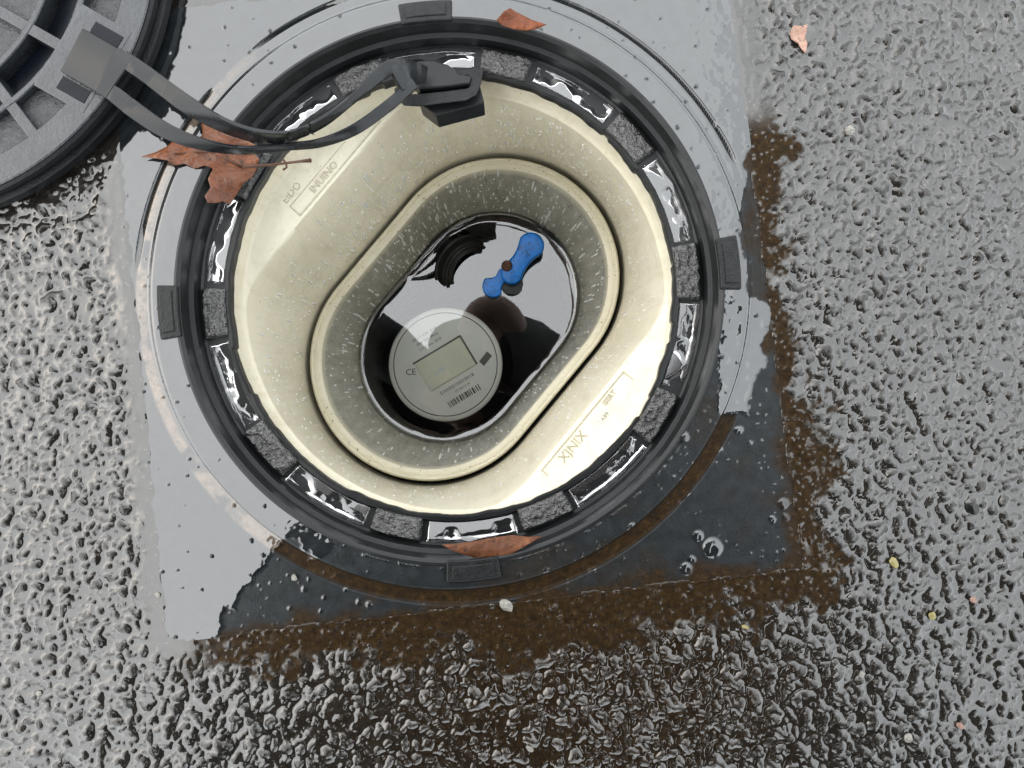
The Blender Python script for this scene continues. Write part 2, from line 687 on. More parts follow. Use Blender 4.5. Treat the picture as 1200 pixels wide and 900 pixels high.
def build_ground():
    xs = ground_axis(-0.325, 0.325, 0.00072, 60)
    ys = ground_axis(-0.245, 0.262, 0.00072, 60)
    X, Y = np.meshgrid(xs, ys)
    wx = X + 0.0040 * (fbm(X, Y, 0.006, 3, 3) - 0.5) * 2
    wy = Y + 0.0040 * (fbm(X, Y, 0.006, 4, 3) - 0.5) * 2
    big = domes(wx, wy, 0.0056, 11, 0.45, 0.72, 0.8)
    mid = domes(wx, wy, 0.0034, 31, 0.40, 0.70, 0.85)
    sml = domes(wx, wy, 0.0021, 51, 0.42, 0.7, 0.8)
    h = 0.0037 * np.maximum(np.maximum(big, mid * 0.88 - 0.06), sml * 0.66 - 0.14)
    h += 0.0018 * (fbm(X, Y, 0.0026, 61, 3) - 0.5)
    h += 0.0014 * (fbm(X, Y, 0.055, 71, 3) - 0.5)
    lx, ly = tolocal(X, Y)
    out = np.maximum(np.abs(lx), np.abs(ly)) - HALF           # metres outside the plate edge
    # height of the standing water
    lev = 0.00165 + 0.0014 * (fbm(X, Y, 0.028, 81, 3) - 0.5) + 0.0006 * (fbm(X, Y, 0.012, 83, 2) - 0.5)
    right = sstep(-0.01, 0.02, lx - HALF)
    left = sstep(-0.02, 0.0, -lx - HALF)
    bottom = sstep(-0.01, 0.02, -ly - HALF)
    # wet puddle margins: left of the plate and the top right corner
    lev += 0.0008 * left * (1 - sstep(0.0, 0.016, out)) * sstep(-0.2, -0.1, ly)
    tr = sstep(-0.02, 0.10, ly) * right
    lev += 0.0008 * tr * (1 - sstep(0.0, 0.07, out))
    lev -= 0.00015 * np.maximum(right * (1 - tr * (1 - sstep(0.0, 0.10, out))), bottom) * (1 - 0.5 * left)
    # silt joint round the right and bottom sides
    n1 = fbm(X, Y, 0.03, 91, 4)
    n2 = fbm(X, Y, 0.008, 95, 3)
    rb = np.maximum(sstep(-0.004, 0.0, lx - HALF) * sstep(0.085, 0.06, ly), sstep(-0.004, 0.0, -ly - HALF) * sstep(-0.17, -0.13, lx))
    wid = 0.017 + 0.020 * (n1 - 0.5) * 2 + 0.016 * (n2 - 0.5)
    wid = np.where(-ly - HALF > -0.004, wid + 0.005 * sstep(0.13, -0.02, np.abs(lx - 0.01)), wid)
    wid = wid + 0.010 * (fbm(X, Y, 0.0055, 98, 3) - 0.5) * 2
    joint = rb * (1 - sstep(wid - 0.003, wid + 0.003, out))
    grit = domes(X, Y, 0.0034, 111, 0.14, 0.40, 0.45)
    silt_h = np.minimum(lev - 0.0004, 0.0014) * sstep(0.0, 0.012, out) + 0.0012 * (1 - sstep(0.0, 0.012, out)) + 0.0016 * (fbm(X, Y, 0.005, 97, 5) - 0.5) + 0.0012 * np.clip(grit, 0, 1)
    bare = sstep(-0.0002, 0.0004, h - 0.0016 - silt_h)
    h = h * (1 - joint) + joint * smax(silt_h, h - 0.0016, 0.0003)
    lev = lev * (1 - joint) + joint * (silt_h - 0.00025 + 0.0009 * (fbm(X, Y, 0.014, 99, 2) - 0.5))
    # the film drapes over the stones instead of lying flat, except in the pools
    hb = blur(h, 3)
    pool = np.clip(sstep(-0.0002, 0.0005, lev - 0.00215), 0, 1)
    drape = hb - 0.00005 + 0.0009 * (fbm(X, Y, 0.010, 121, 3) - 0.5)
    lev2 = np.maximum(drape * (1 - pool) + lev * pool, np.where(joint > 0.5, -1, lev - 0.0010))
    lev2 = np.where(joint > 0.5, lev, lev2)
    s = smax(h, lev2, 0.00045)
    s = 0.45 * s + 0.55 * blur(s, 1)
    film = sstep(-0.00080, -0.00022, lev2 - h)
    film = np.where(joint > 0.5, film * 0.85, film)
    # silt in the low places, spreading below the box
    spread = sstep(0.15, 0.02, np.hypot((X - 0.03) * 0.8, Y + 0.14)) * 0.6
    dirt = np.clip(np.maximum(joint, spread * sstep(0.30, 0.62, n1 * 0.6 + n2 * 0.4 + 0.18)), 0, 1)
    # away from the camera the relief fades into the coarse sheet
    cx = np.maximum.reduce([sstep(0.322, 0.345, np.abs(X)), sstep(0.258, 0.282, Y), sstep(0.242, 0.265, -Y)])
    s = s * (1 - cx) + cx * 0.0006
    film = film * (1 - cx) + cx * 0.55
    s = s - 0.0012
    cover = np.maximum.reduce([sstep(-HALF + 0.03, -HALF + 0.005, lx), sstep(HALF - 0.03, HALF - 0.005, ly),
                               sstep(HALF - 0.03, HALF - 0.005, lx) * sstep(0.062, 0.075, ly)])
    cover = cover * sstep(0.9, 0.3, joint)
    seam = 0.00080 + 0.00075 * np.clip((out + 0.0005) / 0.0065, -1.6, 0) + 0.00045 * (n2 - 0.5)
    wetjoint = cover * sstep(0.014, 0.002, out + 0.012 * (n2 - 0.5))
    s = s * (1 - wetjoint) + wetjoint * np.where(out < 0.004, seam, 0.00080)
    film = np.maximum(film, wetjoint)
    inside = sstep(0.0002, -0.0012, out + cover * 0.0105 + np.clip(rb, 0, 1) * (0.0005 + 0.0055 * sstep(0.42, 0.7, n2)))
    s = s * (1 - inside) + inside * -0.012
    matte = joint * (1 - bare) * (1 - wetjoint) * sstep(0.16, 0.30, 1.02 - fbm(X, Y, 0.009, 103, 3)) * (1 - 0.9 * (grit > 0.25))
    s = np.where((out < 0.0005) & (inside < 0.5) & (rb > 0.5), np.maximum(s, 0.0003 + 0.0006 * (n2 - 0.3)), s)
    P = np.stack([X, Y, s], -1)
    hole = (out < -0.014)
    keep = ~(hole[:-1, :-1] & hole[1:, 1:] & hole[:-1, 1:] & hole[1:, :-1])
    o = gridmesh('ground', P, keep, MAT['ground'], None, {'film': film, 'dirt': dirt, 'matte': matte, 'far': cx})
    tag(o, 'wet dark asphalt with pooled rain around the meter box', None, None, 'structure')
    return o


build_ground()

# ------------------------------------------------------------------ the meter box
box = empty('meter_box', (BC.x, BC.y, 0))
tag(box, 'round black and cream water meter box set open in wet asphalt', 'meter box')


def build_plate():
    st = 0.0007
    g = np.arange(-HALF, HALF + st / 2, st)
    LX, LY = np.meshgrid(g, g)
    c, s = math.cos(PR), math.sin(PR)
    X = LX * c - LY * s                    # relative to the box centre
    Y = LX * s + LY * c
    WX, WY = X + BC.x, Y + BC.y
    r = np.hypot(X, Y)
    th = np.degrees(np.arctan2(Y, X))
    nz = fbm(WX, WY, 0.012, 5, 4)
    nf = fbm(WX, WY, 0.004, 6, 3)
    A = [(60, -400), (874, -400), (876, 60), (884, 172), (868, 205), (872, 300), (868, 345), (903, 358), (900, 405),
         (884, 440), (872, 487), (842, 483), (838, 430), (842, 385), (800, 420), (600, 560), (360, 560), (385, 612),
         (392, 648), (368, 655), (352, 628), (330, 636), (303, 668), (284, 690), (274, 716), (262, 714), (256, 752), (60, 780)]
    pts = [at(u, v, 0) for u, v in A]
    dx = 0.0045 * (nz - 0.5) * 2 + 0.002 * (nf - 0.5) * 2
    dy = 0.0045 * (fbm(WX, WY, 0.012, 8, 4) - 0.5) * 2 + 0.002 * (fbm(WX, WY, 0.004, 9, 3) - 0.5) * 2
    film = np.zeros_like(X)
    offs = [(0, 0), (.0005, 0), (-.0005, 0), (0, .0005), (0, -.0005)]
    for ox, oy in offs:
        film += poly_mask(WX + dx + ox, WY + dy + oy, pts) / len(offs)
    # plate relief
    h = np.zeros_like(X)
    h += 0.0024 * sstep(0.1585, 0.1545, r)
    low = sstep(-148, -140, th) * sstep(-20, -27, th)
    groove = sstep(0.1578 - 0.0022 * low, 0.1594 - 0.0022 * low, r) * sstep(0.1645, 0.1632, r)
    h -= groove * (0.0008 + 0.0010 * low)
    crack = np.exp(-((r - 0.1637) / 0.0007) ** 2) * np.maximum(sstep(22, 28, th) * sstep(132, 122, th), sstep(178, 170, np.abs(th)) * sstep(139, 143, th))
    crack = crack * sstep(0.25, 0.4, fbm(WX, WY, 0.006, 77, 2) + 0.15)
    lev = 0.0004
    hf = smax(h, lev, 0.0006)
    fs = film * (1 - np.clip(crack * 1.6, 0, 1))
    z = h * (1 - film) + hf * film + 0.00022 * film
    z -= 0.003 * crack
    # standing drops on the bare corner
    drops = [(835, 642, 12), (818, 628, 7), (805, 667, 8), (811, 655, 5), (905, 609, 5), (918, 590, 7), (921, 606, 5),
             (740, 618, 6), (800, 512, 7), (778, 512, 3), (700, 640, 3), (690, 668, 2), (730, 655, 2.5), (665, 690, 2), (357, 690, 4),
             (362, 678, 3), (380, 700, 3), (340, 712, 3), (420, 705, 4), (433, 708, 5), (405, 690, 3), (376, 716, 3), (866, 505, 5),
             (845, 528, 3), (880, 520, 3), (640, 668, 4), (610, 672, 3)]
    for u, v, rad in drops:
        p = at(u, v, 0)
        rr = rad * 0.000444
        d = np.hypot((WX - p.x) + 0.0016 * (nf - 0.5), (WY - p.y) + 0.0016 * (nz - 0.5)) / rr
        m = sstep(1.15, 0.85, d)
        z += 0.28 * rr * np.sqrt(np.clip(1 - np.minimum(d, 1) ** 2, 0, 1))
        fs = np.maximum(fs, m)
    # fine beads in the wetted fringe
    bead = domes(WX, WY, 0.0042, 201, 0.10, 0.26, 0.35)
    fringe = (1 - film) * sstep(0.62, 0.7, fbm(WX, WY, 0.02, 205, 2) + 0.12)
    fs = np.maximum(fs, fringe * (bead > 0.05))
    z += 0.0005 * np.clip(bead, 0, 1) * fringe
    line = np.exp(-((r - 0.1449) / 0.0006) ** 2) * sstep(-125, -110, th) * sstep(-28, -40, th) * sstep(0.42, 0.52, fbm(WX, WY, 0.004, 211, 3))
    z += 0.0006 * line
    fs = np.maximum(fs, sstep(0.3, 0.6, line))
    dirt = groove * low * sstep(0.2, 0.5, nf + 0.25) * (1 - film)
    edge = np.maximum(LX, -LY)
    dirt = np.maximum(dirt, sstep(0.157, 0.168, edge + 0.012 * (nz - 0.5) * 2) * (1 - film) * 0.9)
    dirt = np.maximum(dirt, 0.3 * sstep(0.58, 0.78, fbm(WX, WY, 0.03, 207, 4)) * (1 - film))
    dots = np.clip(domes(WX, WY, 0.011, 221, 0.03, 0.11, 0.55), 0, 1) * (r > 0.144)
    z += 0.0007 * dots * film
    fs = fs * (1 - 0.8 * (dots > 0.15))
    z += 0.00016 * (fbm(WX, WY, 0.02, 231, 3) - 0.5) * film
    # pale silt left in the groove where the film lies
    z += 0.00012 * (nf - 0.5)
    P = np.stack([X, Y, z], -1)
    hole = r < 0.1426
    keep = ~(hole[:-1, :-1] & hole[1:, 1:] & hole[:-1, 1:] & hole[1:, :-1])
    gridmesh('frame_plate', P, keep, MAT['plate'], box, {'film': fs, 'dirt': dirt, 'matte': np.zeros_like(fs) + dirt * 0.8, 'far': np.zeros_like(fs),
              'silt': groove * film * sstep(0.3, 0.55, nz + 0.1) * sstep(100, 130, np.abs(th - 20))})
    # thickness of the plate
    q = [(sx * HALF, sy * HALF) for sx, sy in ((1, 1), (-1, 1), (-1, -1), (1, -1))]
    q = [(a * c - b * s, a * s + b * c) for a, b in q]
    V = [(a, b, 0.0) for a, b in q] + [(a, b, -0.018) for a, b in q]
    meshobj('plate_edge', V, [(i, (i + 1) % 4, 4 + (i + 1) % 4, 4 + i) for i in range(4)], MAT['plate'], box, False)


build_plate()


def build_ring():
    n = 540
    a = np.linspace(0, 2 * math.pi, n, endpoint=False)
    jag = 0.0011 * (fbm(np.cos(a) * 0.12, np.sin(a) * 0.12, 0.010, 301, 3) - 0.5) * 2
    jag += 0.0012 * (vnoise(np.cos(a) * 0.12, np.sin(a) * 0.12, 0.022, 305) > 0.6)
    prof = [(0.1432, -0.002, 0), (0.1432, 0.0030, 0), (0.1420, 0.0033, 0), (0.1402, 0.0020, 0), (0.1392, -0.0062, 0), (0.1368, -0.0070, 0),
            (0.1362, -0.0145, 0), (0.1350, -0.0155, 0), (0.1238, -0.0158, 0), (0.1226, -0.0126, .6), (0.1206, -0.0122, 1), (0.1196, -0.0136, 1),
            (0.1200, -0.0200, 1), (0.1228, -0.0225, 0.3)]
    outl = [np.stack([(r + j * jag) * np.cos(a), (r + j * jag) * np.sin(a), np.full(n, z)], 1) for r, z, j in prof]
    return rings('locking_ring', outl, MAT['black'], box, sharp=30)


ring = build_ring()

# ten rough pads on the ring's seat
rng = np.random.default_rng(3)
PADS = [77 - 36 * k for k in range(10)]
for k, deg in enumerate(PADS):
    na, nr = 34, 18
    hw = R(6.6 + rng.uniform(-0.5, 0.5))
    aa = np.linspace(R(deg) - hw, R(deg) + hw, na)
    rr = np.linspace(0.1212 + rng.uniform(-0.0006, 0.0006), 0.1352 - rng.uniform(0, 0.0012), nr)
    wear = rng.uniform(0.5, 1.25)
    A_, R_ = np.meshgrid(aa, rr)
    X, Y = R_ * np.cos(A_), R_ * np.sin(A_)
    wxx, wyy = X + k * 0.31, Y
    z = -0.0098 - 0.0012 * (1.25 - wear) + 0.0020 * wear * (fbm(wxx, wyy, 0.0026, 401, 3) - 0.5) * 2
    edge = np.minimum.reduce([np.arange(na)[None, :] + 0 * R_, na - 1 - np.arange(na)[None, :] + 0 * R_, np.arange(nr)[:, None] + 0 * R_, nr - 1 - np.arange(nr)[:, None] + 0 * R_])
    z = np.where(edge < 1, -0.0162, z - 0.0008 * (edge < 2))
    gridmesh('pad', np.stack([X, Y, z], -1), np.ones((nr - 1, na - 1), bool), MAT['pad'], ring)

# four lugs round the outside of the ring
for k in range(4):
    deg = 95 - 90 * k
    pts = sector_pts(0.1405, 0.1516, R(deg - 5.4), R(deg + 5.4), 8)
    bm = prism(pts, -0.004, 0.0044)
    o = bmobj('lug', bm, MAT['lug'], box, bevel=0.0008)
    lug_in = sector_pts(0.1432, 0.1500, R(deg - 4.2), R(deg + 4.2), 8)
    bmobj('lug_pad', prism(lug_in, 0.0034, 0.0050), MAT['lug'], o, bevel=0.0005)


# cream liner: cup wall, two ledges and an oval funnel
def polar(fn, n=240, z=0.0):
    a = np.linspace(0, 2 * math.pi, n, endpoint=False)
    r = fn(a)
    zz = z(a) if callable(z) else np.full(n, z)
    return np.stack([r * np.cos(a + AX), r * np.sin(a + AX), zz], 1)


def stad(r, hs):
    def f(a):
        c, s = np.abs(np.cos(a)), np.abs(np.sin(a))
        side = r / np.maximum(s, 1e-6)
        flat = side * c <= hs
        b = hs * c
        endr = b + np.sqrt(np.maximum(b * b - hs * hs + r * r, 0))
        return np.where(flat, side, endr)
    return f


def ledge(wd, rad):
    def f(a):
        s = np.abs(np.sin(a))
        v = wd / np.maximum(s, 1e-6)
        k = 0.012
        hh = np.clip(0.5 + 0.5 * (rad - v) / k, 0, 1)
        return rad * (1 - hh) + v * hh - k * hh * (1 - hh)
    return f


def lerp(f, g, t):
    return lambda a: f(a) * (1 - t) + g(a) * t


circ = lambda rad: (lambda a: np.full_like(a, rad))
E = ledge(0.0984, 0.1205)
B = stad(0.0858, 0.0405)
LZ = -0.040
outl = [polar(circ(0.1232), z=-0.016), polar(circ(0.1230), z=-0.030), polar(circ(0.1224), z=LZ + 0.0012), polar(circ(0.1212), z=LZ)]
outl += [polar(lerp(circ(0.1212), E, 0.93), z=LZ - 0.001), polar(E, z=LZ - 0.0016), polar(lerp(E, B, 0.06), z=LZ - 0.0045)]
for t in (0.25, 0.5, 0.72, 0.86, 0.95):
    tz = t ** 0.9
    outl.append(polar(lerp(E, B, t), z=LZ - 0.0045 + (-0.128 - LZ + 0.0045) * tz))
outl += [polar(B, z=-0.1295), polar(stad(0.0848, 0.0402), z=-0.150)]
liner = rings('liner', outl, MAT['cream'], box, sharp=50)

# oval inner tube with a lip
T0 = stad(0.0826, 0.0392)
T1 = stad(0.0750, 0.0385)
TW = stad(0.0640, 0.0310)
TB = stad(0.0585, 0.0290)
outl = [polar(stad(0.0822, 0.0390), z=-0.150), polar(T0, z=-0.1325), polar(stad(0.0822, 0.039), z=-0.1305), polar(stad(0.0812, 0.039), z=-0.1298),
        polar(stad(0.0796, 0.0388), z=-0.1300), polar(stad(0.0790, 0.0388), z=-0.1312), polar(stad(0.0766, 0.0386), z=-0.1312),
        polar(T1, z=-0.1322)]
for t in (0.2, 0.4, 0.6, 0.8, 1.0, 1.25):
    outl.append(polar(lerp(stad(0.0742, 0.0383), TW, t), z=-0.136 + (-0.192 + 0.136) * t))
outl.append(polar(TB, z=-0.275))
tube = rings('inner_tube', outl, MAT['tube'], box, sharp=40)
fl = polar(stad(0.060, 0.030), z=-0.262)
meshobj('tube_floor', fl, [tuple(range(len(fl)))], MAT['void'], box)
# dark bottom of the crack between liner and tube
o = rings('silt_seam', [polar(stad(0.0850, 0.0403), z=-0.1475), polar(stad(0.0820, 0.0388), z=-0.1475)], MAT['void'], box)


# raised lettering and frames on the two ledges
def axmat(along, across, z, flip=False):
    """matrix at a place measured along and across the oval axis"""
    m = Matrix.Rotation(AX, 4, 'Z') @ Matrix.Translation((along, across, z))
    if flip:
        m = m @ Matrix.Rotation(math.pi, 4, 'Z')
    return m


def raised_frame(name, a0, a1, c0, c1, z, parent):
    wv = 0.0006
    bm = bmesh.new()
    for (x0, x1, y0, y1) in ((a0, a1, c0, c0 + wv), (a0, a1, c1 - wv, c1), (a0, a0 + wv, c0 + wv, c1 - wv), (a1 - wv, a1, c0 + wv, c1 - wv)):
        vs = [bm.verts.new((x, y, zz)) for zz in (z, z + 0.0007) for x, y in ((x0, y0), (x1, y0), (x1, y1), (x0, y1))]
        for f in ((0, 1, 2, 3), (4, 5, 6, 7), (0, 1, 5, 4), (1, 2, 6, 5), (2, 3, 7, 6), (3, 0, 4, 7)):
            bm.faces.new([vs[i] for i in f])
    bm.transform(Matrix.Rotation(AX, 4, 'Z'))
    return bmobj(name, bm, MAT['letter'], parent)


zt = LZ - 0.0012
# upper left ledge: across is positive on that side
raised_frame('raised_border', -0.020, 0.052, 0.1000, 0.1085, zt, liner)
text_mesh('raised_lettering', 'INUINO', 0.0062, MAT['letter'], liner, axmat(0.006, 0.1042, zt + 0.0004), 0.0005)
text_mesh('raised_lettering', 'EIDO', 0.0062, MAT['letter'], liner, axmat(-0.013, 0.1125, zt + 0.0004), 0.0005)
raised_frame('raised_border', -0.044, 0.030, -0.1112, -0.1005, zt, liner)
text_mesh('raised_lettering', 'XJNIX', 0.0078, MAT['letter'], liner, axmat(-0.022, -0.1058, zt + 0.0004), 0.0005)
text_mesh('raised_lettering', 'ISERT', 0.0042, MAT['letter'], liner, axmat(0.013, -0.1040, zt + 0.0004), 0.0005)
text_mesh('raised_lettering', 'A89', 0.0036, MAT['print2'], liner, axmat(0.003, -0.1092, zt + 0.0004), 0.0003)


# beads of rain on the liner and tube walls (too many to count)
def beads(name, outs, count, parent, seed, bias, smin, smax_):
    rs = random.Random(seed)
    V, F = [], []
    n = len(outs[0])
    done = 0
    while done < count:
        k = rs.randrange(len(outs) - 1)
        i = rs.randrange(n)
        t, u = rs.random(), rs.random()
        p = [Vector(outs[k + a][(i + b) % n]) for a in (0, 1) for b in (0, 1)]
        q = (p[0] * (1 - u) + p[1] * u) * (1 - t) + (p[2] * (1 - u) + p[3] * u) * t
        if rs.random() > bias(q):
            continue
        nor = (p[1] - p[0]).cross(p[2] - p[0])
        if nor.length < 1e-12:
            continue
        nor.normalize()
        if nor.dot(Vector((-q.x, -q.y, 0.02))) < 0:
            nor = -nor
        down = Vector((0, 0, -1)) - nor * nor.dot(Vector((0, 0, -1)))
        if down.length < 1e-3:
            down = Vector((1, 0, 0))
        down.normalize()
        side = nor.cross(down)
        rad = smin + (smax_ - smin) * rs.random() ** 2.5
        ln = rad * (1 + (9.0 * rs.random() ** 3 if abs(nor.z) < 0.6 else 0.3))
        b0 = len(V)
        for lev, (cr_, hh) in enumerate(((1.0, -0.1), (0.75, 0.45))):
            for a in range(7):
                an = 2 * math.pi * a / 7
                V.append(q + side * (rad * cr_ * math.cos(an)) + down * (ln * cr_ * math.sin(an)) + nor * (rad * hh))
        V.append(q + nor * rad * 0.7)
        for a in range(7):
            b = (a + 1) % 7
            F.append((b0 + a, b0 + b, b0 + 7 + b, b0 + 7 + a))
            F.append((b0 + 7 + a, b0 + 7 + b, b0 + 14))
        done += 1
    o = meshobj(name, V, F, MAT['drop'], parent)
    o['kind'] = 'stuff'
    return o


lw = [polar(lerp(E, B, t), z=LZ - 0.0045 + (-0.128 - LZ + 0.0045) * t ** 0.9) for t in (0.06, 0.25, 0.5, 0.72, 0.86, 0.95)]


def bias_l(q):
    a = math.degrees(math.atan2(q.y, q.x))
    return 1.0 if 50 < a < 150 else (0.45 if a > 150 or a < -150 or 0 < a < 50 else 0.25)


beads('rain_beads', lw, 1500, liner, 5, bias_l, 0.00035, 0.0010)
tw = [polar(lerp(stad(0.0742, 0.0383), TW, t), z=-0.136 + (-0.192 + 0.136) * t) for t in (0, 0.2, 0.4, 0.6, 0.8, 1.0)]
beads('rain_beads', tw, 600, tube, 6, bias_l, 0.00035, 0.0010)

# ------------------------------------------------------------------ water standing in the oval well
WZ = -0.189


def build_water():
    n = 240
    a = np.linspace(0, 2 * math.pi, n, endpoint=False)
    f = lerp(stad(0.0742, 0.0383), TW, (0.189 - 0.136) / 0.056)
    r0 = f(a)
    wob = 0.0016 * (fbm(np.cos(a) * 0.06, np.sin(a) * 0.06, 0.014, 601, 3) - 0.5)
    outs = []
    for k, (s, dz) in enumerate(((1.004, 0.0030), (0.992, 0.0016), (0.978, 0.0006), (0.955, 0.0001), (0.90, 0.0), (0.6, 0.0), (0.3, 0.0), (0.02, 0.0))):
        rr = r0 * s + wob * (0.6 if 0 < k < 4 else 0)
        dzz = dz + (wob * 0.9 if k < 3 else 0)
        outs.append(np.stack([rr * np.cos(a + AX) + BC.x, rr * np.sin(a + AX) + BC.y, np.full(n, WZ) + dzz], 1))
    o = rings('water', outs, MAT['water'], None, closed_bottom=True)
    tag(o, 'still dark water standing in the oval well', None, None, 'structure')


build_water()


# films of water lying in the ring's pockets
def pocket_water(k):
    deg = PADS[k] - 18
    hw = R(11.0)
    na, nr = 110, 30
    aa = np.linspace(-hw, hw, na)
    rr = np.linspace(0.1232, 0.1350, nr)
    A_, R_ = np.meshgrid(aa, rr)
    t = (R_ - 0.1232) / (0.1350 - 0.1232)
    e = np.abs(A_) / hw
    X, Y = R_ * np.cos(A_ + R(deg)), R_ * np.sin(A_ + R(deg))
    nz = fbm(X + k * 0.7, Y, 0.010, 501 + k, 2)
    nf = fbm(X + k * 0.7, Y, 0.0022, 521 + k, 2)
    v = 0.95 - 1.35 * t                                     # clings to the inner edge
    v = np.maximum(v, 1.9 * (e - 0.62) * (1.25 - t))        # and to the ends
    v = np.maximum(v, 0.42 - 3.2 * np.abs(t - 0.80))        # thin outer streak
    v += 1.35 * (nz - 0.5) + 0.0 * (nf - 0.5) + 0.12 * math.sin(k * 2.3)
    v -= 2.5 * sstep(0.93, 1.0, e) + 1.5 * sstep(0.94, 1.0, t) + 1.2 * sstep(0.05, 0.0, t)
    m = np.clip((v - 0.06) / 0.5, 0, 1) ** 0.8
    tilt = 0.020 + 0.28 * max(0.0, -math.sin(R(deg)))
    base = -0.0153 + tilt * 0.0118 * t
    z = base - 0.0002 + 0.0012 * m + 0.00003 * nz
    X2, Y2 = X + BC.x, Y + BC.y
    keepv = m > 0.05
    keep = keepv[:-1, :-1] | keepv[1:, 1:] | keepv[:-1, 1:] | keepv[1:, :-1]
    o = gridmesh('puddle', np.stack([X2, Y2, z], -1), keep, MAT['puddle'])
    where = ('right of the orange brown leaf at the top', 'above the right hand lug', 'just below the right hand lug', 'beside the lettering at the lower right',
             'beside the narrow brown leaf at the bottom', 'at the lower left of the ring', 'just below the left hand lug', 'between the left hand lug and maple leaf',
             'behind the tether strap', 'behind the strap buckle at the top')[k]
    tag(o, 'rain film in the ring pocket ' + where, None, 'rain films in the ring pockets', 'structure')


for k in range(10):
    pocket_water(k)

# ------------------------------------------------------------------ water meter under the water
MZ = -0.196
mc = at(522, 427, MZ)
meter = empty('water_meter', (mc.x, mc.y, -0.262), R(31))
tag(meter, 'round water meter with pale face and display lying under water', 'water meter')
top = MZ + 0.262
FR = 0.0437
lathe('body', [(0.001, 0.0), (0.051, 0.0), (0.0525, 0.004), (0.0525, top - 0.014), (0.050, top - 0.010), (0.0465, top - 0.0065), (0.0445, top - 0.0025), (0.0442, top - 0.004)],
      MAT['meterblack'], meter, 96)
face = lathe('face', [(0.0442, top - 0.008), (0.0442, top - 0.0015), (0.0434, top - 0.0006), (0.0425, top), (0.0415, top), (0.001, top)], MAT['face'], meter, 96)
rim_ = lathe('face_groove', [(0.0398, top + 0.0001), (0.0402, top + 0.0004), (0.0406, top + 0.0001)], MAT['print2'], face, 96)
bm = prism([(-0.0205, -0.0125), (0.0205, -0.0125), (0.0205, 0.0125), (-0.0205, 0.0125)], top - 0.001, top + 0.0022)
disp = bmobj('display', bm, MAT['lcd'], face, bevel=0.0008)
for (x0, x1, y0, y1) in ((-0.0215, 0.0215, 0.0126, 0.0138), (0.0206, 0.0218, -0.0125, 0.0125)):
    bmobj('display_edge', prism([(x0, y0), (x1, y0), (x1, y1), (x0, y1)], top - 0.001, top + 0.0014), MAT['print2'], face, bevel=0.0003)
# barcode bars, one joined print
bm = bmesh.new()
x = -0.014
rs = random.Random(4)
while x < 0.014:
    wv = rs.choice((0.0004, 0.0008, 0.0013))
    vs = [bm.verts.new(p) for p in ((x, -0.031, top + 0.0004), (x + wv, -0.031, top + 0.0004), (x + wv, -0.0262, top + 0.0004), (x, -0.0262, top + 0.0004))]
    bm.faces.new(vs)
    x += wv + rs.choice((0.0004, 0.0007, 0.0011))
bmobj('barcode', bm, MAT['print'], face)
Tm = lambda x, y, a=0: Matrix.Translation((x, y, top + 0.0004)) @ Matrix.Rotation(a, 4, 'Z')
text_mesh('ce_mark', 'CE', 0.0068, MAT['print'], face, Tm(-0.0262, 0.0085, R(-25)), 0.0001)
text_mesh('printed_line', 'E1010221032150/18', 0.0036, MAT['print'], face, Tm(0.000, -0.0178), 0.0001)
text_mesh('printed_line', 'SN 20215118', 0.0024, MAT['print2'], face, Tm(0.002, -0.0222), 0.0001)
for yy, tx in ((0.0285, 'Q3 2.5 m3/h  R160'), (0.0240, 'IP68  T50  PN16'), (0.0195, 'L=110 mm  2018')):
    text_mesh('printed_line', tx, 0.0028, MAT['print2'], face, Tm(-0.002, yy), 0.0001)
bmobj('printed_box', prism([(0.0250, -0.0165), (0.0345, -0.0130), (0.0330, -0.0080), (0.0236, -0.0115)], top + 0.0001, top + 0.0004), MAT['print2'], face)

# black coupling breaking the water beside the far wall
cp = at(532, 300, WZ)
coup = empty('pipe_coupling', (cp.x, cp.y, WZ - 0.022))
tag(coup, 'black ribbed pipe coupling breaking the water beside the blue handle', 'coupling')
Mx = Matrix.Rotation(R(-42), 4, 'Z') @ Matrix.Rotation(R(50), 4, 'Y') @ Matrix.Scale(1.22, 4)


def turned(name, prof, mat, parent, M, n=48):
    o = lathe(name, prof, mat, parent, n)
    o.data.transform(M)
    return o


Mc = Matrix.Translation((0, 0, 0.004)) @ Mx
turned('sleeve', [(0.004, 0.013), (0.0125, 0.013), (0.0125, 0.017), (0.0150, 0.018), (0.0195, 0.016), (0.0205, 0.013), (0.0205, 0.008), (0.0185, 0.006), (0.0185, -0.03), (0.004, -0.03)], MAT['coupling'], coup, Mc)
for i, (zc, rr_) in enumerate(((0.0175, 0.0140), (0.0172, 0.0172), (0.0105, 0.0205), (0.001, 0.0185), (-0.006, 0.0185))):
    turned('rib', [(rr_ - 0.001, zc - 0.0012), (rr_ + 0.0012, zc - 0.0006), (rr_ + 0.0014, zc + 0.0004), (rr_ - 0.0002, zc + 0.0012), (rr_ - 0.001, zc + 0.0008)], MAT['coupling'], coup, Mc)

# blue valve handle with two wings on a rusty bolt
hz = -0.176
pm = at(598, 312, hz)
hnd = empty('valve_handle', (pm.x, pm.y, hz - 0.02))
tag(hnd, 'bright blue two winged valve handle on a rusty bolt', 'valve handle')


